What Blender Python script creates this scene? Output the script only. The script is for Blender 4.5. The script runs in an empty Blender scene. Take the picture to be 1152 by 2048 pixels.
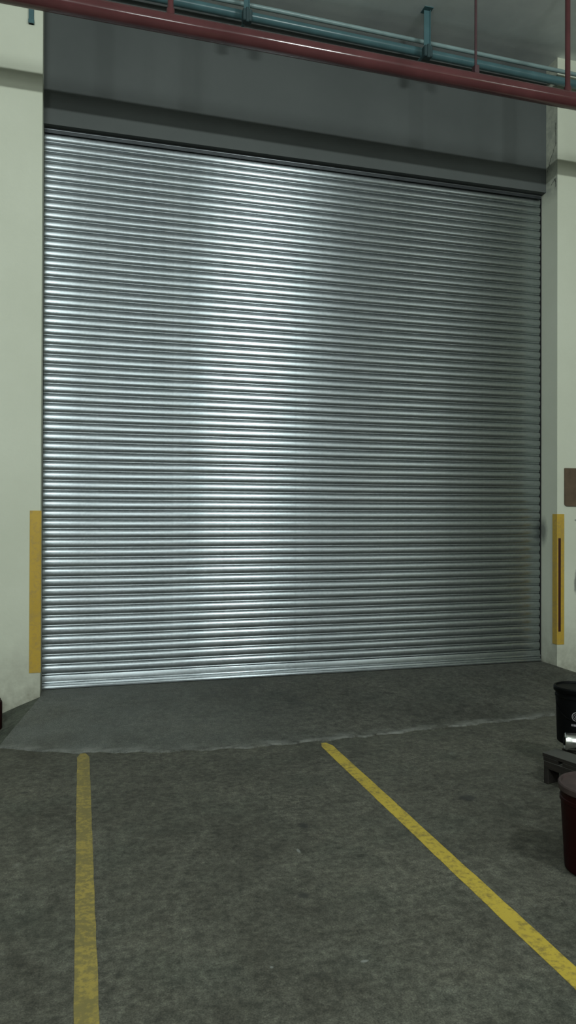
import bpy, bmesh, math, random
from mathutils import Vector, Matrix
random.seed(7)
C = bpy.context.scene.collection
scn = bpy.context.scene

# ------------------------------------------------------------------ camera
F, YAW, PIT, ROL = 1485.54, 0.2731, 0.0056, 0.0029
fw = Vector((math.sin(YAW)*math.cos(PIT), math.cos(YAW)*math.cos(PIT), math.sin(PIT)))
r0 = Vector((math.cos(YAW), -math.sin(YAW), 0)); u0 = r0.cross(fw)
rr = math.cos(ROL)*r0 + math.sin(ROL)*u0
uu = -math.sin(ROL)*r0 + math.cos(ROL)*u0
cd = bpy.data.cameras.new('camera'); cam = bpy.data.objects.new('camera', cd); C.objects.link(cam)
cd.sensor_fit = 'VERTICAL'; cd.sensor_height = 36; cd.sensor_width = 36; cd.lens = F/2048*36
cd.clip_start = 0.05
m = Matrix((rr, uu, -fw)).transposed().to_4x4(); m.translation = (0, 0, 1.5)
cam.matrix_world = m
scn.camera = cam

# ------------------------------------------------------------------ world, lamps, exposure
w = bpy.data.worlds.new('world'); scn.world = w; w.use_nodes = True
w.node_tree.nodes['Background'].inputs[0].default_value = (0.8, 0.9, 1.0, 1)
w.node_tree.nodes['Background'].inputs[1].default_value = 0.02
def lamp(x, y, z, power, sx=1.2, sy=0.10, tilt=50, col=(0.90, 1.0, 0.97)):
    l = bpy.data.lights.new('tube_or_fill_light', 'AREA'); l.shape = 'RECTANGLE'; l.size = sx; l.size_y = sy
    l.energy = power; l.color = col
    o = bpy.data.objects.new('tube_or_fill_light', l); C.objects.link(o)
    o.location = (x, y, z); o.rotation_euler = (math.radians(tilt), 0, 0)
    return o
lamp(3.08, -1.0, 5.52, 128, 0.9, 0.10, 64)
lamp(-1.15, -1.0, 5.52, 135, 1.1, 0.10, 50)
lamp(1.3, -6.5, 5.0, 120, 1.2, 1.6, 50)  # added broad fill, lightens the pipe's shadow band
lamp(-3.4, -5.5, 5.0, 150, 1.2, 1.6, 50)  # second broad fill, added far behind the camera
lamp(7.2, -2.5, 5.2, 24, 1.2, 0.6, 55)
lamp(7.3, -7.2, 5.2, 170, 1.2, 0.3, 0)  # added to light the side wall mirrored in the shutter
scn.view_settings.view_transform = 'Standard'; scn.view_settings.look = 'None'
scn.view_settings.gamma = 1; scn.view_settings.use_curve_mapping = False
scn.view_settings.exposure = 0.0

# ------------------------------------------------------------------ helpers
def tag(o, label=None, cat=None, group=None, kind=None):
    if label: o['label'] = label
    if cat: o['category'] = cat
    if group: o['group'] = group
    if kind: o['kind'] = kind
    return o
def thing(name, label, cat, loc=(0, 0, 0), rotz=0, group=None):
    o = bpy.data.objects.new(name, None); o.empty_display_size = 0.1; C.objects.link(o)
    o.location = loc; o.rotation_euler = (0, 0, rotz)
    return tag(o, label, cat, group)
def obj(name, bm, mat, parent=None, smooth=None):
    me = bpy.data.meshes.new(name)
    bmesh.ops.recalc_face_normals(bm, faces=bm.faces[:])
    bm.to_mesh(me); bm.free()
    me.materials.append(mat)
    if smooth is not None:
        me.polygons.foreach_set('use_smooth', [True]*len(me.polygons))
        me.set_sharp_from_angle(angle=math.radians(smooth))
    o = bpy.data.objects.new(name, me); C.objects.link(o)
    if parent: o.parent = parent
    return o
def box(bm, x0, x1, y0, y1, z0, z1, bev=0):
    b = bmesh.new()
    bmesh.ops.create_cube(b, size=1)
    for v in b.verts:
        v.co = ((x0+x1)/2+v.co.x*(x1-x0), (y0+y1)/2+v.co.y*(y1-y0), (z0+z1)/2+v.co.z*(z1-z0))
    if bev: bmesh.ops.bevel(b, geom=b.edges[:], offset=bev, segments=1, affect='EDGES')
    me = bpy.data.meshes.new('t'); b.to_mesh(me); b.free(); bm.from_mesh(me); bpy.data.meshes.remove(me)
    return bm
def lathe(bm, prof, n=48, mat=None, close=True):
    rings = []
    for r, z in prof:
        if r < 1e-6: rings.append([bm.verts.new((0, 0, z))])
        else: rings.append([bm.verts.new((r*math.cos(2*math.pi*i/n), r*math.sin(2*math.pi*i/n), z)) for i in range(n)])
    for a, b in zip(rings, rings[1:]):
        if len(a) == 1 and len(b) == 1: continue
        for i in range(n):
            j = (i+1) % n
            if len(a) == 1: bm.faces.new((a[0], b[i], b[j]))
            elif len(b) == 1: bm.faces.new((a[i], a[j], b[0]))
            else: bm.faces.new((a[i], a[j], b[j], b[i]))
    if mat: bmesh.ops.transform(bm, matrix=mat, verts=bm.verts[:])
    return bm
def tube(bm, a, b, r, n=16, cap=True):
    a = Vector(a); b = Vector(b); d = b-a
    q = Vector((0, 0, 1)).rotation_difference(d.normalized()).to_matrix()
    ra = [bm.verts.new(a+q@Vector((r*math.cos(2*math.pi*i/n), r*math.sin(2*math.pi*i/n), 0))) for i in range(n)]
    rb = [bm.verts.new(b+q@Vector((r*math.cos(2*math.pi*i/n), r*math.sin(2*math.pi*i/n), 0))) for i in range(n)]
    for i in range(n): bm.faces.new((ra[i], ra[(i+1) % n], rb[(i+1) % n], rb[i]))
    if cap: bm.faces.new(ra[::-1]); bm.faces.new(rb)
    return bm
def polytube(bm, pts, r, n=8):
    pts = [Vector(p) for p in pts]; rings = []
    for i, p in enumerate(pts):
        d = (pts[min(i+1, len(pts)-1)]-pts[max(i-1, 0)]).normalized()
        q = Vector((0, 0, 1)).rotation_difference(d).to_matrix()
        rings.append([bm.verts.new(p+q@Vector((r*math.cos(2*math.pi*k/n), r*math.sin(2*math.pi*k/n), 0))) for k in range(n)])
    for a, b in zip(rings, rings[1:]):
        for k in range(n): bm.faces.new((a[k], a[(k+1) % n], b[(k+1) % n], b[k]))
    bm.faces.new(rings[0][::-1]); bm.faces.new(rings[-1])
    return bm

class NT:
    def __init__(s, name):
        s.m = bpy.data.materials.new(name); s.m.use_nodes = True
        s.t = s.m.node_tree; s.b = s.t.nodes['Principled BSDF']; s.co = None
    def n(s, typ, **kw):
        x = s.t.nodes.new(typ)
        for k, v in kw.items(): setattr(x, k, v)
        return x
    def l(s, a, b): s.t.links.new(a, b)
    def coord(s):
        if not s.co: s.co = s.n('ShaderNodeTexCoord').outputs['Object']
        return s.co
    def noise(s, scale, detail=4, rough=0.55, vscale=None):
        x = s.n('ShaderNodeTexNoise'); x.inputs['Scale'].default_value = scale
        x.inputs['Detail'].default_value = detail; x.inputs['Roughness'].default_value = rough
        if vscale:
            mp = s.n('ShaderNodeMapping'); mp.inputs['Scale'].default_value = vscale
            s.l(s.coord(), mp.inputs[0]); s.l(mp.outputs[0], x.inputs['Vector'])
        else: s.l(s.coord(), x.inputs['Vector'])
        return x.outputs['Fac']
    def ramp(s, fac, stops):
        x = s.n('ShaderNodeValToRGB'); e = x.color_ramp.elements
        while len(e) < len(stops): e.new(0.5)
        for k, (p, c) in enumerate(stops):
            e[k].position = p; e[k].color = tuple(c)+(1,) if len(c) == 3 else c
        s.l(fac, x.inputs[0]); return x.outputs[0]
    def math(s, op, a, b=None, clamp=False):
        x = s.n('ShaderNodeMath', operation=op, use_clamp=clamp)
        for i, v in enumerate((a, b)):
            if v is None: continue
            if isinstance(v, (int, float)): x.inputs[i].default_value = v
            else: s.l(v, x.inputs[i])
        return x.outputs[0]
    def mix(s, fac, a, b, typ='MIX'):
        x = s.n('ShaderNodeMix', data_type='RGBA', blend_type=typ)
        for i, v in ((0, fac), (6, a), (7, b)):
            if isinstance(v, (int, float)): x.inputs[i].default_value = v
            elif isinstance(v, tuple): x.inputs[i].default_value = v+(1,)
            else: s.l(v, x.inputs[i])
        return x.outputs[2]
    def spot(s, c, r, nz=None, amt=0.8, soft=0.5):
        """soft blob mask around point c with radii r"""
        v = s.n('ShaderNodeVectorMath', operation='SUBTRACT'); s.l(s.coord(), v.inputs[0]); v.inputs[1].default_value = c
        d = s.n('ShaderNodeVectorMath', operation='DIVIDE'); s.l(v.outputs[0], d.inputs[0]); d.inputs[1].default_value = r
        ln = s.n('ShaderNodeVectorMath', operation='LENGTH'); s.l(d.outputs[0], ln.inputs[0])
        o = s.math('SUBTRACT', 1.0, ln.outputs['Value'])
        if nz is not None: o = s.math('ADD', o, s.math('MULTIPLY', s.math('SUBTRACT', nz, 0.5), amt*2))
        return s.math('DIVIDE', o, soft, True)
    def col(s, c):
        if isinstance(c, tuple): s.b.inputs['Base Color'].default_value = c+(1,)
        else: s.l(c, s.b.inputs['Base Color'])
    def rough(s, v):
        if isinstance(v, (int, float)): s.b.inputs['Roughness'].default_value = v
        else: s.l(v, s.b.inputs['Roughness'])
    def metal(s, v): s.b.inputs['Metallic'].default_value = v
    def bump(s, h, strength=0.3, dist=0.01):
        x = s.n('ShaderNodeBump'); x.inputs['Strength'].default_value = strength; x.inputs['Distance'].default_value = dist
        s.l(h, x.inputs['Height']); s.l(x.outputs[0], s.b.inputs['Normal'])
def simple(name, c, rough=0.5, metal=0.0, var=0.15, scale=8, bump=0.0):
    t = NT(name); nz = t.noise(scale, 5)
    lo = tuple(x*(1-var) for x in c); hi = tuple(min(1, x*(1+var)) for x in c)
    t.col(t.ramp(nz, [(0.3, lo), (0.7, hi)])); t.rough(rough); t.metal(metal)
    if bump: t.bump(t.noise(scale*12, 4), bump, 0.002)
    return t.m

# ------------------------------------------------------------------ materials
def mat_wall(side):
    t = NT('cream_wall_paint_'+side)
    big = t.noise(0.9, 5); fine = t.noise(30, 5); mid = t.noise(7, 6, 0.65)
    c = t.ramp(big, [(0.3, (0.60, 0.62, 0.50)), (0.7, (0.68, 0.70, 0.58))])
    c = t.mix(t.math('MULTIPLY', fine, 0.12), c, (0.50, 0.51, 0.44))
    # dirt splashed up from the floor
    sx = t.n('ShaderNodeSeparateXYZ'); t.l(t.coord(), sx.inputs[0])
    low = t.math('SUBTRACT', 1.0, t.math('DIVIDE', sx.outputs['Z'], 1.1, True))
    low = t.math('MULTIPLY', t.math('MULTIPLY', low, t.math('MULTIPLY', low, low)), t.math('MULTIPLY', t.math('SUBTRACT', mid, 0.18), 3.2), True)
    c = t.mix(t.math('MULTIPLY', low, 0.8), c, (0.24, 0.225, 0.175))
    if side == 'right':
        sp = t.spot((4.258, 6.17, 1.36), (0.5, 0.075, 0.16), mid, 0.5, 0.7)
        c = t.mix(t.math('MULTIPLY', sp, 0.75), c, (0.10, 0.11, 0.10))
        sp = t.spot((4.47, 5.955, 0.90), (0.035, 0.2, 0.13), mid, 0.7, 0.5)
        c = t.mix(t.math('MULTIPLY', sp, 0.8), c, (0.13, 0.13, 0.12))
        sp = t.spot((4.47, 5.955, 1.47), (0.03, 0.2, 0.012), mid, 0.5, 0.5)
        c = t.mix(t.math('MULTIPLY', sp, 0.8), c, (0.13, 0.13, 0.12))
        # rough patched mortar on the upper reveal
        g = t.n('ShaderNodeNewGeometry'); sg = t.n('ShaderNodeSeparateXYZ'); t.l(g.outputs['Normal'], sg.inputs[0])
        rev = t.math('GREATER_THAN', t.math('MULTIPLY', sg.outputs['X'], -1.0), 0.5)
        up = t.math('MULTIPLY', t.math('SUBTRACT', sx.outputs['Z'], 4.45), 8.0, True)
        pm = t.math('MULTIPLY', t.math('MULTIPLY', rev, up), t.math('MULTIPLY', t.math('SUBTRACT', t.noise(14, 6, 0.7), 0.28), 3.0, True))
        c = t.mix(t.math('MULTIPLY', pm, 0.6), c, (0.26, 0.28, 0.25))
    t.col(c); t.rough(0.75)
    t.bump(t.math('ADD', fine, t.math('MULTIPLY', mid, 2.0)), 0.15, 0.004)
    return t.m
M_wall_l = mat_wall('left'); M_wall_r = mat_wall('right')

def mat_concrete(name, cols, attr=False):
    t = NT(name)
    a = t.noise(1.1, 8, 0.62); b = t.noise(6.0, 8, 0.7); f = t.noise(42, 6, 0.75); g = t.noise(2.3, 4)
    c = t.ramp(a, [(0.36, cols[0]), (0.5, cols[1]), (0.64, cols[2])])
    c = t.mix(t.ramp(b, [(0.40, (0, 0, 0)), (0.72, (0.75, 0.75, 0.75))]), c, cols[3])
    c = t.mix(t.ramp(g, [(0.5, (0, 0, 0)), (0.75, (0.4, 0.4, 0.4))]), c, cols[4])
    sp = t.ramp(f, [(0.32, (0.45, 0.45, 0.45)), (0.5, (1, 1, 1)), (0.70, (1.6, 1.6, 1.6))])
    c = t.mix(0.9, c, sp, 'MULTIPLY')
    sm = t.ramp(t.noise(18, 5, 0.7), [(0.35, (0.62, 0.62, 0.60)), (0.65, (1.42, 1.42, 1.40))]); c = t.mix(0.9, c, sm, 'MULTIPLY')
    gr = t.ramp(t.noise(160, 3, 0.8), [(0.36, (0.45, 0.45, 0.45)), (0.5, (1, 1, 1)), (0.66, (1.7, 1.7, 1.7))]); c = t.mix(0.8, c, gr, 'MULTIPLY')
    pale = t.ramp(t.noise(9, 3), [(0.70, (0, 0, 0)), (0.78, (0.5, 0.5, 0.5))])
    c = t.mix(pale, c, (0.17, 0.175, 0.16))
    drk = t.ramp(t.noise(13, 2), [(0.22, (0.7, 0.7, 0.7)), (0.29, (0, 0, 0))])
    c = t.mix(drk, c, (0.03, 0.03, 0.028))
    if attr:
        if name == 'ramp_concrete':      # shutter's thrown light painted pale into the ramp's left half
            sx = t.n('ShaderNodeSeparateXYZ'); t.l(t.coord(), sx.inputs[0])
            glow = t.math('MULTIPLY', t.math('SUBTRACT', 1.9, sx.outputs['X']), 0.5, True)
            glow = t.math('MULTIPLY', glow, t.math('ADD', t.math('MULTIPLY', t.noise(3.5, 6, 0.65), 1.3), -0.05), True)
            c = t.mix(t.math('MULTIPLY', glow, 0.8), c, t.mix(0.9, (0.15, 0.162, 0.15), gr, 'MULTIPLY'))
        at = t.n('ShaderNodeAttribute'); at.attribute_name = 'toe'
        k = t.math('MULTIPLY', at.outputs['Fac'], t.ramp(t.noise(5, 6, 0.7, (1, 2.5, 1)), [(0.42, (0, 0, 0)), (0.6, (1, 1, 1))]))
        c = t.mix(t.math('MULTIPLY', k, 0.8), c, (0.21, 0.215, 0.195))
    else:
        for cc, rd in (((1.99, 3.56, 0), (0.06, 0.05, 0.1)), ((0.86, 2.82, 0), (0.03, 0.03, 0.1)), ((1.05, 3.45, 0), (0.035, 0.05, 0.1)), ((0.13, 1.93, 0), (0.012, 0.012, 0.1))):
            c = t.mix(t.math('MULTIPLY', t.spot(cc, rd, b, 0.8, 0.5), 0.8), c, (0.022, 0.022, 0.02))
        for cc, rd in (((0.62, 2.40, 0), (0.009, 0.010, 0.1)), ((0.93, 2.35, 0), (0.015, 0.008, 0.1)), ((0.95, 3.2, 0), (0.010, 0.025, 0.1))):
            c = t.mix(t.math('MULTIPLY', t.spot(cc, rd, b, 0.8, 0.5), 0.7), c, (0.24, 0.25, 0.23))
    t.col(c); t.rough(t.ramp(b, [(0.3, (0.62, 0.62, 0.62)), (0.7, (0.85, 0.85, 0.85))]))
    t.bump(t.math('ADD', f, t.math('MULTIPLY', b, 3.0)), 0.22, 0.005)
    return t.m
M_floor = mat_concrete('worn_concrete_floor', [(0.042, 0.040, 0.030), (0.063, 0.061, 0.047), (0.088, 0.085, 0.066), (0.100, 0.100, 0.080), (0.038, 0.048, 0.037)])
M_ramp = mat_concrete('ramp_concrete', [(0.036, 0.035, 0.027), (0.054, 0.053, 0.042), (0.074, 0.072, 0.058), (0.088, 0.088, 0.074), (0.034, 0.042, 0.034)], True)
M_flare = mat_concrete('grimy_ramp_side', [(0.045, 0.053, 0.042), (0.06, 0.07, 0.055), (0.075, 0.085, 0.068), (0.085, 0.09, 0.07), (0.04, 0.05, 0.04)], True)
M_ceil = simple('grey_ceiling', (0.86, 0.89, 0.92), 0.85, 0, 0.12, 2.0, 0.2)
M_far = simple('far_wall_paint', (0.22, 0.23, 0.20), 0.8, 0, 0.15, 0.6)
M_cream = simple('far_cream_paint', (0.55, 0.55, 0.38), 0.8, 0, 0.15, 0.6)
M_dark_band = simple('added_dark_band', (0.05, 0.052, 0.05), 0.8)  # for unseen bands added to darken the shutter's reflections
M_crack = simple('crack_dark', (0.05, 0.055, 0.05), 0.9)

def mat_panel():
    t = NT('dark_grey_lintel_paint')
    a = t.noise(1.2, 5); b = t.noise(16, 6, 0.65)
    c = t.ramp(a, [(0.3, (0.066, 0.074, 0.072)), (0.7, (0.088, 0.097, 0.094))])
    c = t.mix(t.math('MULTIPLY', b, 0.35), c, (0.07, 0.078, 0.076))
    t.col(c); t.rough(0.7); t.bump(b, 0.2, 0.004); return t.m
M_panel = mat_panel()

def mat_galv():
    t = NT('galvanised_steel')
    v = t.n('ShaderNodeTexVoronoi'); v.inputs['Scale'].default_value = 55; t.l(t.coord(), v.inputs['Vector'])
    bw = t.n('ShaderNodeRGBToBW'); t.l(v.outputs['Color'], bw.inputs[0])
    st = t.noise(3.0, 5, 0.6, (1, 1, 6))
    c = t.ramp(t.math('ADD', t.math('MULTIPLY', bw.outputs[0], 0.3), t.math('MULTIPLY', st, 0.7)),
               [(0.25, (0.335, 0.37, 0.39)), (0.75, (0.445, 0.48, 0.50))])
    t.col(c); t.metal(1.0)
    t.rough(t.ramp(t.math('ADD', t.math('MULTIPLY', bw.outputs[0], 0.4), t.math('MULTIPLY', st, 0.6)), [(0.25, (0.29, 0.29, 0.29)), (0.75, (0.33, 0.33, 0.33))]))
    return t.m
M_galv = mat_galv()
# rolling grooves run along the slats, so the sheen spreads across them
_t = M_galv.node_tree; _c = _t.nodes.new('ShaderNodeCombineXYZ'); _c.inputs[2].default_value = 1.0
_p = _t.nodes['Principled BSDF']; _p.inputs['Anisotropic'].default_value = 0.70
_t.links.new(_c.outputs[0], _p.inputs['Tangent'])
M_dark_steel = simple('dark_steel', (0.06, 0.065, 0.07), 0.45, 0.8)
M_seal = simple('dull_steel_rod', (0.22, 0.24, 0.25), 0.3, 1.0)
M_guide = simple('guide_steel', (0.05, 0.05, 0.055), 0.5, 0.6)

def mat_yellow(name, base, worn, th, rough=0.6):
    t = NT(name); a = t.noise(3, 5); b = t.noise(38, 6, 0.7); g = t.noise(7, 4)
    c = t.ramp(a, [(0.3, tuple(x*0.85 for x in base)), (0.7, base)])
    k = t.ramp(t.math('ADD', t.math('MULTIPLY', b, 0.65), t.math('MULTIPLY', g, 0.35)), [(th, (0.75, 0.75, 0.75)), (th+0.1, (0, 0, 0))])
    c = t.mix(k, c, worn); t.col(c); t.rough(rough); t.bump(b, 0.15, 0.003); return t.m
M_guard = mat_yellow('yellow_guard_paint', (0.56, 0.36, 0.045), (0.40, 0.27, 0.07), 0.42, 0.5)
M_line1 = mat_yellow('worn_yellow_line_paint', (0.36, 0.275, 0.062), (0.15, 0.13, 0.05), 0.47)
M_line2 = mat_yellow('yellow_line_paint', (0.54, 0.40, 0.05), (0.18, 0.14, 0.04), 0.41)
M_slot = simple('dark_red_slot', (0.045, 0.008, 0.006), 0.5)
M_red = simple('red_pipe_paint', (0.105, 0.036, 0.038), 0.14, 0, 0.2, 3)
M_teal = simple('teal_paint', (0.075, 0.15, 0.165), 0.28, 0, 0.15, 5)
M_teal_p = simple('pale_teal_paint', (0.24, 0.33, 0.33), 0.3, 0, 0.15, 5)
M_teal_d = simple('dark_teal_clamp', (0.03, 0.06, 0.065), 0.5)
M_rod = simple('dark_red_rod', (0.07, 0.03, 0.035), 0.5)
M_black = simple('black_plastic', (0.0015, 0.0018, 0.002), 0.55)
M_redpail = simple('dark_red_plastic', (0.016, 0.0016, 0.002), 0.5)
M_redlid = simple('dusty_red_lid', (0.045, 0.028, 0.026), 0.75, 0, 0.3, 20)
M_white = simple('faded_white_print', (0.30, 0.28, 0.30), 0.6)
M_silver = simple('bright_tin', (0.75, 0.75, 0.70), 0.25, 1.0, 0.05, 6)
M_board = simple('brown_hardboard', (0.105, 0.070, 0.042), 0.7, 0, 0.25, 14)
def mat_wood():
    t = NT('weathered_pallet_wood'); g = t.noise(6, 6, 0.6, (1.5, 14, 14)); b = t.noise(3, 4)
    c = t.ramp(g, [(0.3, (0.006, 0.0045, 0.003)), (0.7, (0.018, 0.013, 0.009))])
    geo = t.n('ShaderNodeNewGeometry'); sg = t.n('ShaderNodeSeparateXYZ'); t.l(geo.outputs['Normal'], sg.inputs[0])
    d = t.math('MULTIPLY', t.math('GREATER_THAN', sg.outputs['Z'], 0.6), t.math('ADD', b, 0.3), True)   # shade painted in: upward faces greyed, sides left near black
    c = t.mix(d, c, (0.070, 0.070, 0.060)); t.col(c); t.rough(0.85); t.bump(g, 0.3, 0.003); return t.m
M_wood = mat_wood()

for mm in (M_black, M_redpail): mm.node_tree.nodes['Principled BSDF'].inputs['Specular IOR Level'].default_value = 0.12
# ------------------------------------------------------------------ setting
XL, XR, YW, YP, YS, ZC = -0.288, 4.258, 5.955, 6.128, 6.208, 5.772
S = 0.12                                        # height of the shutter sill
def struct(name, bm, mat, smooth=None): return tag(obj(name, bm, mat, None, smooth), kind='structure')
bm = bmesh.new(); box(bm, -7, 11, -10, 6.8, -0.2, 0.0); struct('floor', bm, M_floor)
bm = bmesh.new(); box(bm, -7, 11, -10, 6.8, ZC, ZC+0.2); struct('ceiling', bm, M_ceil)
bm = bmesh.new(); box(bm, -7, XL, YW, 6.8, 0.0, ZC); struct('wall_left', bm, M_wall_l)
bm = bmesh.new(); box(bm, XR, 11, YW, 6.8, 0.0, ZC); wall_r = struct('wall_right', bm, M_wall_r)
bm = bmesh.new(); box(bm, XL, XR, YP, 6.8, 4.585, ZC, 0); struct('wall_front', bm, M_panel)
bm = bmesh.new(); box(bm, XL, XR, 6.5, 6.8, S, 4.585); struct('wall_back', bm, M_guide)
bm = bmesh.new(); box(bm, -7.2, -7, -10, 6.8, 0, ZC); struct('wall_side_left', bm, M_far)
bm = bmesh.new(); box(bm, 8.8, 9.0, -10, 5.95, 0, ZC); struct('wall_side_right', bm, M_cream)
bm = bmesh.new(); box(bm, 8.77, 8.8, -9.97, 5.95, 0, 2.6); struct('added_band_side', bm, M_dark_band)  # added dark band, unseen, darkens the lower right shutter reflection
bm = bmesh.new(); box(bm, -6.97, 8.77, -10.0, -9.97, 0, 2.6); struct('added_band_rear', bm, M_dark_band)  # same added band along the unseen rear wall
bm = bmesh.new(); box(bm, -7.2, 9.0, -10.2, -10, 0, ZC); struct('wall_rear', bm, M_far)

# cracks on the right reveal (thin open joints)
def crack(pts, wd):
    bm = bmesh.new(); pr = None
    for i, (y, z) in enumerate(pts):
        h = wd*(0.5+random.random())
        a = bm.verts.new((XR-0.0012, y-h, z)); b = bm.verts.new((XR-0.0012, y+h, z))
        if pr: bm.faces.new((pr[0], pr[1], b, a))
        pr = (a, b)
    o = obj('crack', bm, M_crack, wall_r)
def wig(a, b, n, amp):
    return [(a[0]+(b[0]-a[0])*i/n+random.uniform(-amp, amp), a[1]+(b[1]-a[1])*i/n) for i in range(n+1)]
crack(wig((5.985, 5.18), (5.985, 4.98), 10, 0.008) + wig((5.99, 4.97), (6.12, 4.76), 14, 0.008), 0.003)
crack(wig((6.05, 4.62), (5.985, 4.66), 6, 0.006), 0.005)
crack(wig((5.985, 4.66), (5.98, 4.58), 5, 0.005), 0.004)

# concrete ramp up to the shutter sill
toe_pts = [(-0.50, 5.13), (-0.25, 4.98), (0.0, 4.885), (0.5, 4.76), (1.06, 4.70), (1.55, 4.715), (2.54, 4.785), (3.2, 4.83), (4.0, 4.9), (4.5, 5.02)]
def toe_y(x):
    for (a, ya), (b, yb) in zip(toe_pts, toe_pts[1:]):
        if x <= b: return ya+(yb-ya)*(x-a)/(b-a)
    return toe_pts[-1][1]
bm = bmesh.new(); lay = bm.verts.layers.float.new('toe')
NX, NY = 160, 26
grid = []
for i in range(NX+1):
    s = i/NX; col = []
    xt = -0.50+5.0*s; xw = XL+0.002+(XR-XL-0.004)*s
    yt = toe_y(xt)+0.012*math.sin(23*s*5)+random.uniform(-0.012, 0.012)
    v = bm.verts.new((xt, yt-0.004, -0.004)); v[lay] = 0.8; col.append(v)
    for j in range(NY+1):
        t = (j/NY)**1.5
        z = 0.010+random.uniform(-0.0015, 0.003)*(1-t) + (S-0.010)*t
        v = bm.verts.new((xt+(xw-xt)*t, yt+(YW-0.002-yt)*t, z)); v[lay] = max(0, 1-t*14.0); col.append(v)
    v = bm.verts.new((xw, 6.45, S)); v[lay] = 0; col.append(v)
    grid.append(col)
for a, b in zip(grid, grid[1:]):
    for j in range(len(a)-1): bm.faces.new((a[j], b[j], b[j+1], a[j+1]))
struct('trim_1', bm, M_ramp, 40)
# sloping sides of the ramp
def flare(name, edge, foot, toe):
    bm = bmesh.new(); lay = bm.verts.layers.float.new('toe'); n = 14; prev = None
    for k in range(n+1):
        t = k/n; e = edge[k] if k < len(edge) else edge[-1]
        a = bm.verts.new(Vector(e)); f = Vector(toe).lerp(Vector(foot), t)
        if k > 0: f += Vector((random.uniform(-0.01, 0.01), 0, 0))
        f.z = -0.003; b = bm.verts.new(f); md = bm.verts.new((a.co+f)/2+Vector((0, 0, random.uniform(-0.004, 0.004))))
        if prev:
            bm.faces.new((prev[0], prev[1], md, a)); bm.faces.new((prev[1], prev[2], b, md))
        prev = (a, md, b)
    struct(name, bm, M_flare, 40)
def edge_line(side):
    out = []
    for k in range(15):
        t = k/14
        if side < 0: xt, xw = -0.50, XL+0.002
        else: xt, xw = 4.5, XR-0.002
        yt = toe_y(xt)
        out.append((xt+(xw-xt)*t, yt+(YW-0.002-yt)*t, 0.010+(S-0.010)*t))
    return out
flare('trim_2', edge_line(-1), (-0.60, YW-0.002, 0), (-0.52, 5.12, 0))
flare('trim_3', edge_line(1), (4.62, YW-0.002, 0), (4.52, 5.03, 0))

# ------------------------------------------------------------------ roller shutter
sh = thing('roller_shutter', 'closed galvanised steel roller shutter of narrow horizontal slats filling the loading bay opening', 'shutter', ((XL+XR)/2, YS, S))
P = 0.0773
def slat_profile():
    """outer curve (y towards the room is negative), z from 0 up to P"""
    pts = []
    # small bead of the interlock, then the wide curved face
    pts.append((0.006, 0.0))
    for k in range(5):
        a = math.radians(-60+120*k/4)
        pts.append((0.0035-0.0065*math.cos(a)+0.0065*math.cos(math.radians(60)), 0.0078+0.0062*math.sin(a)/math.sin(math.radians(60))))
    pts.append((0.004, 0.0150))
    H0, H1 = 0.0165, P-0.0018
    half = (H1-H0)/2; zc = (H0+H1)/2
    for k in range(19):                            # flat in the middle, rolling over towards both edges
        q = math.sin(-math.pi/2+math.pi*k/18)
        pts.append((0.002-0.0088*(1-abs(q)**2.7)+half*q*math.tan(math.radians(4)), zc+half*q))
    pts.append((0.006, P-0.0006))
    return pts
prof = slat_profile()
bm = bmesh.new(); hl = (XR-XL)/2-0.004; hw = (XR-XL)/2-0.014
L = [bm.verts.new((-hl, y, z)) for y, z in prof] + [bm.verts.new((-hl, 0.009, P-0.0006)), bm.verts.new((-hl, 0.009, 0.0))]
Rr = [bm.verts.new((hw, v.co.y, v.co.z)) for v in L]
n = len(L)
for i in range(n): bm.faces.new((L[i], L[(i+1) % n], Rr[(i+1) % n], Rr[i]))
bm.faces.new(L); bm.faces.new(Rr[::-1])
slat0 = obj('slat', bm, M_galv, sh, 35)
Z0 = 0.1065                                            # first slat above the bottom bar
NS = 58
for k in range(NS):
    o = slat0 if k == 0 else slat0.copy()
    if k: C.objects.link(o); o.parent = sh
    o.location = (0, random.uniform(-0.0006, 0.0006), Z0+P*k)
    o.rotation_euler = (random.uniform(-0.008, 0.008), 0, 0)
# bottom bar: flat plate with two folded ribs
bm = bmesh.new()
pr = [(0.004, 0.1055), (-0.004, 0.104), (-0.006, 0.100), (-0.009, 0.066), (-0.015, 0.061), (-0.018, 0.054), (-0.015, 0.047), (-0.011, 0.044),
      (-0.014, 0.030), (-0.022, 0.026), (-0.028, 0.016), (-0.028, 0.006), (-0.012, 0.001), (0.012, 0.001), (0.012, 0.1055)]
La = [bm.verts.new((-hl, y, z)) for y, z in pr]; Ra = [bm.verts.new((hw, y, z)) for y, z in pr]
for i in range(len(pr)): bm.faces.new((La[i], La[(i+1) % len(pr)], Ra[(i+1) % len(pr)], Ra[i]))
bm.faces.new(La); bm.faces.new(Ra[::-1])
obj('bottom_bar', bm, M_galv, sh, 30)
for sx in (-1, 1):
    bm = bmesh.new(); xe = sx*((XR-XL)/2-0.001)
    a, b = sorted((xe, xe-sx*(0.003 if sx < 0 else 0.006))); box(bm, a, b, (0.012 if sx < 0 else -0.008), 0.06, 0.002, 4.44)
    a, b = sorted((xe, xe-sx*0.05)); box(bm, a, b, 0.012, 0.018, 0.002, 4.44)
    g = obj('guide_rail', bm, M_guide, sh); g['label'] = 'dark steel guide channel at the shutter edge'
bm = bmesh.new()
box(bm, -hl, hw, -0.024, -0.018, 4.425, 4.56)
h_ = obj('header_angle', bm, M_dark_steel, sh, 35); h_['label'] = 'dark steel seal angle under the lintel'
bm = bmesh.new(); tube(bm, (-hl, -0.020, 4.452), (hw, -0.020, 4.452), 0.006, 12)
obj('seal_rod', bm, M_seal, sh, 40)

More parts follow.
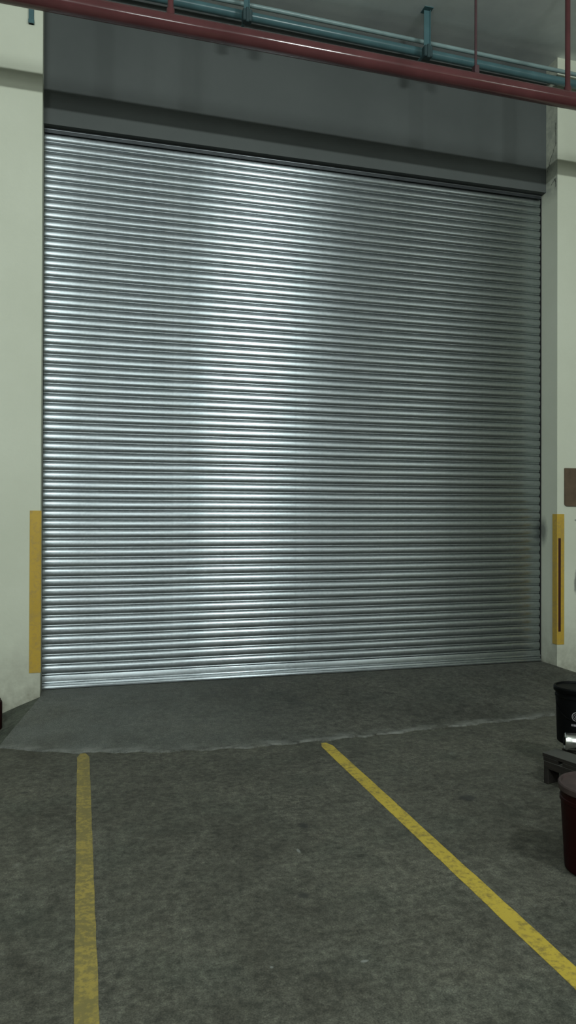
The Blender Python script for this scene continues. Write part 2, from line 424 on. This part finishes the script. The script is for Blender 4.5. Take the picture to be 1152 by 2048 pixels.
# ------------------------------------------------------------------ yellow corner guards
def guard(label, x0, x1, z0, z1, corner, slot):
    xc = XL if corner < 0 else XR
    t = thing('corner_guard', label, 'corner guard', (xc, YW, z0), 0)
    bm = bmesh.new(); box(bm, x0-xc, x1-xc, -0.005, -0.0008, 0, z1-z0, 0.001)
    obj('front_plate', bm, M_guard, t)
    bm = bmesh.new(); s = -corner
    a, b = sorted((s*0.0008, s*0.005)); box(bm, a, b, -0.005, 0.065, 0, z1-z0, 0.001)
    obj('side_plate', bm, M_guard, t)
    if slot:
        bm = bmesh.new(); box(bm, 0.010, 0.036, -0.0066, -0.0040, 0.12, 0.985, 0.0008)
        o = obj('slot', bm, M_slot, t); o['label'] = 'narrow dark red slot'
guard('plain mustard yellow corner guard on the wall left of the shutter', -0.366, XL+0.003, 0.305, 1.537, -1, False)
guard('yellow corner guard with a dark red slot, on the wall right of the shutter', XR-0.003, 4.332, 0.318, 1.527, 1, True)

# ------------------------------------------------------------------ brown board on the right wall
bm = bmesh.new(); bw_, bh_ = 0.60, 0.353
vs = []
for cx, cz, a0 in ((0.025, 0.025, 180), (bw_-0.025, 0.025, 270), (bw_-0.006, bh_-0.006, 0), (0.006, bh_-0.006, 90)):
    r = 0.025 if cz < 0.1 else 0.006
    for k in range(5):
        a = math.radians(a0+90*k/4); vs.append((cx+r*math.cos(a), cz+r*math.sin(a)))
f1 = [bm.verts.new((x, -0.013, z)) for x, z in vs]; f2 = [bm.verts.new((x, -0.001, z)) for x, z in vs]
bm.faces.new(f1); bm.faces.new(f2[::-1])
for i in range(len(vs)): bm.faces.new((f1[i], f1[(i+1) % len(vs)], f2[(i+1) % len(vs)], f2[i]))
o = obj('wall_board', bm, M_board); o.location = (4.3315, YW, 1.601)
tag(o, 'brown rectangular board with rounded lower corner fixed to the right wall', 'board')

# ------------------------------------------------------------------ floor markings
def line(name, label, x, y1, mat, wdt):
    bm = bmesh.new(); n = 60; prev = None
    for k in range(n+1):
        y = 0.3+(y1-0.3)*k/n
        e = 0.4 if k == n else 1
        a = bm.verts.new((x-wdt/2*e+random.uniform(-0.0015, 0.0015), y, 0.0016)); b = bm.verts.new((x+wdt/2*e+random.uniform(-0.0015, 0.0015), y, 0.0016))
        if prev: bm.faces.new((prev[0], prev[1], b, a))
        prev = (a, b)
    r = bmesh.ops.extrude_face_region(bm, geom=bm.faces[:])
    for v in [g for g in r['geom'] if isinstance(g, bmesh.types.BMVert)]: v.co.z = 0.0001
    tag(obj(name, bm, mat), label, 'floor line', 'parking bay lines')
line('parking_line', 'worn pale yellow parking line running straight towards the shutter on the left', 0.0254, 4.865, M_line1, 0.073)
line('parking_line', 'brighter yellow parking line crossing diagonally to the lower right', 1.559, 4.675, M_line2, 0.078)

# ------------------------------------------------------------------ red sprinkler pipe
YPIPE = 5.12
def zpipe(x): return 4.872-0.010*(x-1.45)
t = thing('sprinkler_pipe', 'thick dark red sprinkler pipe hung below the ceiling in front of the shutter', 'pipe', (1.5, YPIPE, 4.87))
def rel(x, y, z): return (x-1.5, y-YPIPE, z-4.87)
bm = bmesh.new(); tube(bm, rel(-6.9, YPIPE, zpipe(-6.9)), rel(8.7, YPIPE, zpipe(8.7)), 0.064, 32); obj('pipe', bm, M_red, t, 40)
for x, r in ((0.585, 0.021), (3.755, 0.021)):
    bm = bmesh.new(); tube(bm, rel(x, YPIPE, zpipe(x)+0.05), rel(x, YPIPE, ZC), r, 16); tube(bm, rel(x, YPIPE, zpipe(x)+0.055), rel(x, YPIPE, zpipe(x)+0.10), r*1.35, 16)
    obj('riser_pipe', bm, M_red, t, 40)
bm = bmesh.new(); tube(bm, rel(2.93, YPIPE, zpipe(2.93)+0.07), rel(2.93, YPIPE, ZC), 0.010, 10); obj('hanger_rod', bm, M_rod, t, 40)
bm = bmesh.new(); box(bm, 2.93-1.5-0.02, 2.93-1.5+0.02, -0.024, 0.024, zpipe(2.93)-4.87+0.055, zpipe(2.93)-4.87+0.125, 0.004)
obj('hanger_clamp', bm, M_rod, t, 40)

# ------------------------------------------------------------------ teal conduits and hangers
CO = Vector((2.8, 5.88, 5.56))
run = thing('conduit_run', 'pair of thin teal conduits on hanger struts along the ceiling above the red pipe', 'conduit', CO)
def conduit(p0, p1, r, mt=None):
    p0 = Vector(p0); p1 = Vector(p1); d = p1-p0
    a = p0+d*((-6.9-p0.x)/d.x); b = p1+d*((8.7-p1.x)/d.x); a.z = min(a.z, ZC-0.03)
    bm = bmesh.new(); polytube(bm, [a-CO, p0-CO, p1-CO, b-CO], r, 16)
    obj('conduit', bm, mt or M_teal, run, 40)
conduit((1.5666, 5.88, 5.6490), (4.0724, 5.88, 5.5995), 0.018, M_teal_p)
conduit((1.5668, 5.88, 5.5541), (4.0725, 5.88, 5.5056), 0.036)
def hanger(x, zb, wdt):
    bm = bmesh.new(); hh = ZC-zb
    box(bm, -wdt/2, wdt/2, -0.186, -0.180, 0.02, hh, 0.001); box(bm, wdt/2-0.005, wdt/2, -0.20, -0.15, 0.02, hh, 0.001)
    box(bm, -wdt/2-0.012, wdt/2+0.012, -0.23, -0.14, hh-0.006, hh, 0.001)
    box(bm, -0.012, 0.012, -0.20, 0.06, -0.012, 0.0, 0.001)
    st = obj('hanger', bm, M_teal, run); st.location = Vector((x, 5.88, zb))-CO
    bm = bmesh.new(); box(bm, -0.035, 0.04, -0.215, -0.150, -0.070, 0.024, 0.006); box(bm, -0.012, 0.012, -0.225, -0.205, -0.085, 0.03, 0.004)
    o = obj('clamp', bm, M_teal_d, st); o['label'] = 'dark clamp block below the conduits'
hanger(2.80, 5.435, 0.056)
hanger(1.246, 5.452, 0.045)
bm = bmesh.new(); box(bm, -0.019, 0.019, -0.022, -0.0005, 0, ZC-5.235, 0.003); box(bm, -0.022, 0.022, -0.027, -0.0005, 0.0, 0.03, 0.003)
o = obj('conduit_stub', bm, M_teal); o.location = (-0.372, YW, 5.235)
tag(o, 'short teal conduit end on the cream wall at the top left', 'conduit')

# ------------------------------------------------------------------ black bucket
t = thing('bucket', 'black plastic bucket with a faded white emblem standing on the pallet at the right edge', 'bucket', (2.838, 3.778, 0.1725))
bm = bmesh.new()
lathe(bm, [(0, 0), (0.106, 0), (0.112, 0.006), (0.119, 0.265), (0.124, 0.268), (0.124, 0.280), (0.120, 0.283), (0.121, 0.300), (0, 0.300)])
obj('body', bm, M_black, t, 35)
bm = bmesh.new(); lathe(bm, [(0.1215, 0.298), (0.129, 0.299), (0.132, 0.304), (0.132, 0.322), (0.127, 0.329), (0.119, 0.329), (0.116, 0.320), (0, 0.318)])
obj('lid', bm, M_black, t, 35)
CA = math.atan2(-3.779, -2.832)
rotc = Matrix.Rotation(CA-math.radians(90), 4, 'Z')
bm = bmesh.new(); pts = []
for k in range(19):
    a = math.pi*k/18
    pts.append(rotc@Vector((0.118*math.cos(a), 0.127*math.sin(a), 0.262-0.115*math.sin(a))))
polytube(bm, pts, 0.0025, 6); obj('handle', bm, M_black, t, 60)
def on_bucket(ang, z, off=0.001):
    r = 0.112+0.007*(z-0.006)/0.259+off
    return Vector((r*math.cos(ang), r*math.sin(ang), z))
def emblem():
    bm = bmesh.new()
    def patch(dx, z, ww, hh, off=0.0013):
        bm.faces.new([bm.verts.new(on_bucket(CA+(dx+sx*ww/2)/0.116, z+sz*hh/2, off)) for sx, sz in ((-1, -1), (1, -1), (1, 1), (-1, 1))])
    for r1, r2 in ((0.024, 0.028), (0.016, 0.018)):
        prev = None
        for k in range(33):
            a = 2*math.pi*k/32
            q = [bm.verts.new(on_bucket(CA+rad*math.cos(a)/0.116, 0.172+rad*math.sin(a))) for rad in (r1, r2)]
            if prev: bm.faces.new((prev[0], prev[1], q[1], q[0]))
            prev = q
    for dx, dz, ww, hh in ((-0.006, 0, 0.003, 0.018), (0, 0, 0.003, 0.026), (0.006, 0, 0.003, 0.018)): patch(dx, 0.172+dz, ww, hh)
    x = -0.030
    while x < 0.030:
        ww = random.choice((0.003, 0.005, 0.006)); patch(x+ww/2, 0.122, ww, 0.012); x += ww+0.002
    return bm
o = obj('emblem', emblem(), M_white, t); o['label'] = 'faded white round emblem and smudged print'

# ------------------------------------------------------------------ pallet
PA = Vector((2.522, 3.655)); ax = Vector((0.274, -0.962))
t = thing('pallet', 'weathered dark wooden pallet lying on the floor at the right edge', 'pallet', (PA.x, PA.y, 0), math.atan2(ax.y, ax.x))
# local x along the side seen, local y to the right/back
WA, WB = 1.10, 1.10
y = 0.0
for k in range(7):
    wd = 0.128; y0 = k*(WB-wd)/6
    bm = bmesh.new(); box(bm, random.uniform(-0.006, 0.006), WA+random.uniform(-0.006, 0.006), y0, y0+wd, 0.150, 0.172-random.uniform(0, 0.002), 0.002)
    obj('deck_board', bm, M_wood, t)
for k, x0 in enumerate((0.0, 0.50, 1.0)):
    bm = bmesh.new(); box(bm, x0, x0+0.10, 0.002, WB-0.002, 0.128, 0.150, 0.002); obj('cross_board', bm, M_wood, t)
for x0, x1 in ((0.0, 0.034), (0.125, 0.225), (0.50, 0.60), (1.0, 1.10)):
    for yb in (0.0, 0.5, 1.0):
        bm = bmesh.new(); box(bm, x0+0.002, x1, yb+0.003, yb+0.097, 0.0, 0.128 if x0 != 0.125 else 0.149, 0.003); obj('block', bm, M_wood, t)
for yb in (0.0, 0.5, 1.0):
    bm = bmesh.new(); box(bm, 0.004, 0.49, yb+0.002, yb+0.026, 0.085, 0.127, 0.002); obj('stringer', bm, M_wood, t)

# ------------------------------------------------------------------ tin canister lying on the pallet
t = thing('canister', 'shiny silver tin canister lying on its side on the pallet', 'canister', (2.665, 3.655, 0.1725+0.0501), 0)
cdir = Vector((0.85, -0.52, 0)).normalized()
q = Vector((0, 0, 1)).rotation_difference(cdir).to_matrix().to_4x4()
bm = bmesh.new(); lathe(bm, [(0, 0.004), (0.036, 0.004), (0.044, 0.0), (0.049, 0.004), (0.050, 0.010), (0.0485, 0.016), (0.0485, 0.07), (0.0495, 0.073), (0.0485, 0.076), (0.0485, 0.214), (0.050, 0.220), (0.047, 0.228), (0.042, 0.224), (0, 0.224)], 40, q)
obj('body', bm, M_silver, t, 40)
bm = bmesh.new(); lathe(bm, [(0, -0.008), (0.020, -0.008), (0.022, -0.004), (0.022, 0.004), (0, 0.004)], 24, q); obj('cap', bm, M_black, t, 40)

# ------------------------------------------------------------------ dark red pail
t = thing('pail', 'dark red plastic pail with dusty brown lid in the right foreground', 'pail', (2.122, 2.692, 0), math.radians(200))
bm = bmesh.new()
lathe(bm, [(0, 0.0), (0.122, 0.0), (0.130, 0.008), (0.146, 0.29), (0.150, 0.293), (0.150, 0.308), (0.147, 0.311), (0.149, 0.345), (0, 0.345)])
obj('body', bm, M_redpail, t, 35)
bm = bmesh.new(); lathe(bm, [(0.149, 0.340), (0.156, 0.340), (0.157, 0.362), (0.153, 0.368), (0.145, 0.368), (0.142, 0.358), (0, 0.357)])
obj('lid', bm, M_redlid, t, 35)

# ------------------------------------------------------------------ dark red can at the left edge
t = thing('can', 'small dark red can standing by the cream wall at the left edge', 'can', (-0.62, 5.56, 0))
bm = bmesh.new(); lathe(bm, [(0, 0), (0.098, 0), (0.102, 0.006), (0.102, 0.19), (0.098, 0.20), (0.085, 0.205), (0, 0.205)], 32); obj('body', bm, M_redpail, t, 35)
bm = bmesh.new(); lathe(bm, [(0.085, 0.203), (0.092, 0.205), (0.092, 0.214), (0.086, 0.217), (0.0, 0.210)], 32); obj('lid', bm, M_redpail, t, 35)
